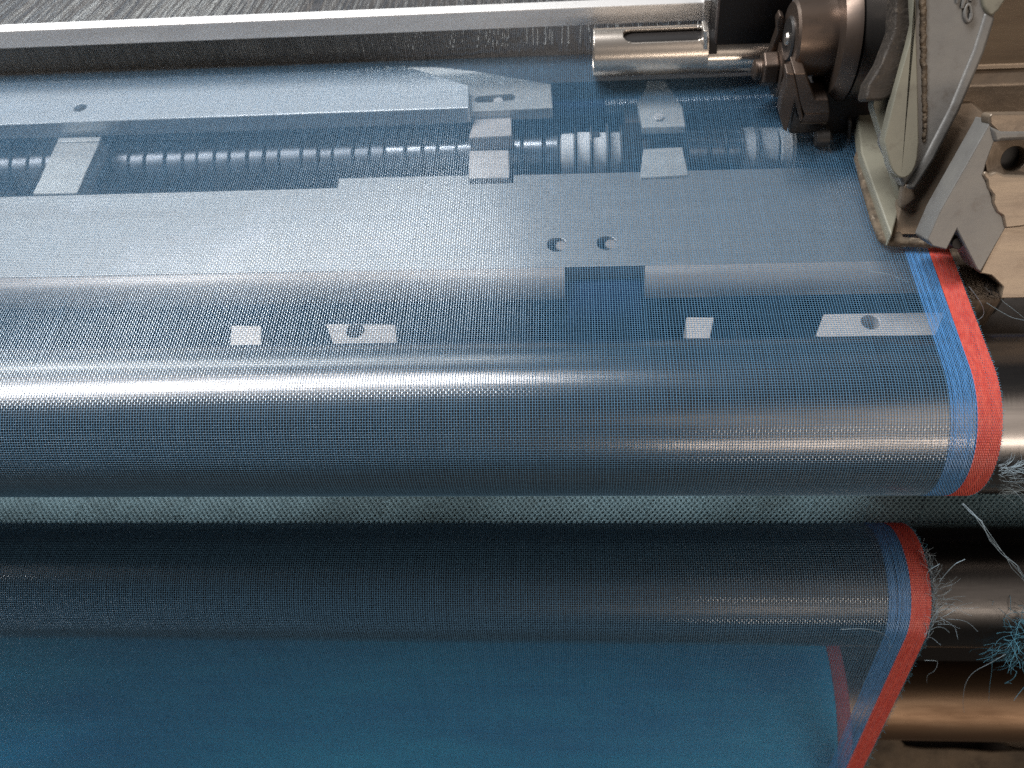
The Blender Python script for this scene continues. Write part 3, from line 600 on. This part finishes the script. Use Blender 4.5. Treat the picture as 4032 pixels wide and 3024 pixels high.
# base casting far below at the lower right corner
bp = thing('base_casting', (200, 100, -440), 'oil-stained brown base plate with a dark cut-out, lowest at the right corner', 'base')
zb_ = -400
slab('base_plate', [(3360, 2860), (3540, 2860), (3548, 2905), (3562, 2930), (3620, 2938), (3760, 2940), (3905, 2952), (3990, 2946), (4120, 2952), (4120, 3200), (3250, 3200)], zb_, 12, M['baseplate'], bp, bevel=2.5)
slab('base_rib', [(3880, 2880), (4130, 2885), (4130, 2950), (3990, 2948)], zb_-9, 8, M['baseplate'], bp, bevel=2.)
slab('dark_recess', [(3300, 2700), (4150, 2700), (4150, 3000), (3300, 3000)], zb_-30, 8, M['race'], bp, bevel=0)

# ------------------------------------------------------------------ lint and loose fibres
def wander(p, d, n, step, curl, grav=0.):
    p = np.array(p, float); d = np.array(d, float); d /= np.linalg.norm(d); out = [p.copy()]; w = rng.normal(0, curl, 3)
    for _ in range(n):
        w = w*.75+rng.normal(0, curl, 3)*.5; d = d+w+np.array([0, 0, -grav]); d /= np.linalg.norm(d); p = p+d*step; out.append(p.copy())
    return out
def on_low(px, py, lift=1.0):
    """point just proud of the press roller"""
    r = ray(px, py); c = np.array([0, 0, CAMH]); Rr = Lr[2]+lift; oy, oz = -Lr[0], CAMH-Lr[1]
    a = r[1]**2+r[2]**2; b = oy*r[1]+oz*r[2]; cc = oy*oy+oz*oz-Rr*Rr; D = max(0., b*b-a*cc)
    return c+(-b-math.sqrt(D))/a*r
# tangled tuft at the right end of the press roller
lines = []
for i in range(80):
    c0 = on_low(random.gauss(4035, 34), random.gauss(2500, 75), random.uniform(.5, 5))
    lines.append(wander(c0, rng.normal(0, 1, 3)+np.array([0, -.2, -.1]), 18, .95, .20, .03))
for i in range(26):
    c0 = on_low(random.uniform(3900, 4050), random.uniform(2530, 2590), 3)
    lines.append(wander(c0, (random.uniform(-.6, .3), -.35, -1), random.randint(7, 16), 1.0, .14, .03))
o = finish('lint_tuft', hair_mesh('lint_tuft', lines, .11), M['lintteal']); tag(o, 'tangled teal blue lint tuft on the right end of the lower roller', 'lint', kind='stuff')
# fluff along the cloth edge on the press roller
lines = []
for i in range(95):
    y_ = random.uniform(2150, 2520); x_ = np.interp(y_, [2120, 2250, 2374, 2440, 2520], [3600, 3665, 3682, 3675, 3640])
    c0 = on_low(x_+random.uniform(-8, 12), y_, 1.2); lines.append(wander(c0, (random.uniform(-.05, .35), .5, 1.1), random.randint(5, 11), .8, .20))
for i in range(16):
    c0 = on_low(random.uniform(3690, 3730), random.uniform(2280, 2480), 1.5)
    lines.append(wander(c0, (1, random.uniform(-.4, .5), random.uniform(-.1, .8)), random.randint(7, 15), .9, .13))
o = finish('edge_fluff', hair_mesh('edge_fluff', lines, .10), M['lint']); tag(o, 'grey blue fluff sticking out beside the red edge on the lower roller', 'lint', kind='stuff')
# the long frayed strand hanging from the dimpled roller to the tuft
strand = []
base = [(3790, 1985), (3830, 2020), (3862, 2055), (3900, 2120), (3950, 2180), (4000, 2235), (4045, 2300)]
for i in range(5):
    L_ = []
    for k, (a, b) in enumerate(base):
        y_ = 144.-k*3.; L_.append(at(a+random.gauss(0, 2+1.6*k), b+random.gauss(0, 2+k), y=y_))
    strand.append(L_)
o = finish('frayed_strand', hair_mesh('frayed_strand', strand, .10), M['lint']); tag(o, 'long frayed grey strand hanging from the dimpled roller to the lint tuft', 'lint', kind='stuff')
def loose(pxs, yv, label, r=.10, mt='lint'):
    pts = [at(a, b, y=yv+i*0.0) for i, (a, b) in enumerate(pxs)]
    o = finish('loose_fibre', hair_mesh('loose_fibre', [smooth_line(pts)], r), M[mt]); tag(o, label, 'fibre', 'stray fibres'); return o
loose([(3815, 1128), (3840, 1160), (3866, 1200), (3874, 1232), (3862, 1252), (3842, 1263)], 200, 'curled pale fibre hooked right of the red edge, below the brush block')
loose([(3884, 1192), (3925, 1218), (3985, 1250), (4040, 1262)], 205, 'thin fibre across the dark gap right of the curled one')
loose([(3942, 1178), (3955, 1192), (3990, 1218), (4045, 1262)], 204, 'thick pale fibre running to the right edge below the tan bracket')
loose([(3420, 1068), (3500, 1080), (3560, 1105), (3575, 1112)], 214, 'thin fibre lying on the mesh near the red edge', .07)
loose([(3310, 2478), (3400, 2476), (3470, 2492), (3503, 2525), (3495, 2570), (3460, 2605), (3440, 2628)], 120, 'looping pale fibre on the mesh left of the red edge, low down', .08)
loose([(3640, 2600), (3690, 2605), (3680, 2640), (3652, 2660), (3650, 2690)], 116, 'hooked grey fibre hanging right of the red edge, low down', .11)
loose([(3960, 2575), (3900, 2610), (3830, 2650), (3800, 2700), (3792, 2760), (3796, 2805)], 112, 'long pale fibre hanging down over the bronze tube', .13)
loose([(3908, 2540), (3905, 2640), (3897, 2700), (3893, 2762)], 112, 'straight blue fibre hanging under the lint tuft', .10, 'lintteal')
loose([(3700, 2220), (3650, 2260), (3662, 2330)], 120, 'short pale fibre curving beside the red edge of the lower roller', .1)
loose([(3800, 2202), (3760, 2222), (3725, 2258), (3700, 2290)], 124, 'thick pale fibre pointing up to the right from the lower roller', .16)
loose([(4035, 1925), (3960, 1912), (3900, 1925), (3860, 1945)], 152, 'bright grey fibre on the bare end of the upper roller', .12)
lines = []
for i in range(90):
    r_ = ray(random.uniform(3950, 4040), random.uniform(1840, 1960)); c = np.array([0, 0, CAMH])+r_*.098
    c0 = at(random.uniform(3930, 4000), random.uniform(1830, 1950), y=150.)
    lines.append(wander(c0, (1, random.uniform(-.6, .6), random.uniform(-.2, .7)), random.randint(5, 12), .9, .15))
o = finish('upper_fluff', hair_mesh('upper_fluff', lines, .09), M['lint']); tag(o, 'grey fluff beside the red edge on the bare end of the upper roller', 'lint', kind='stuff')
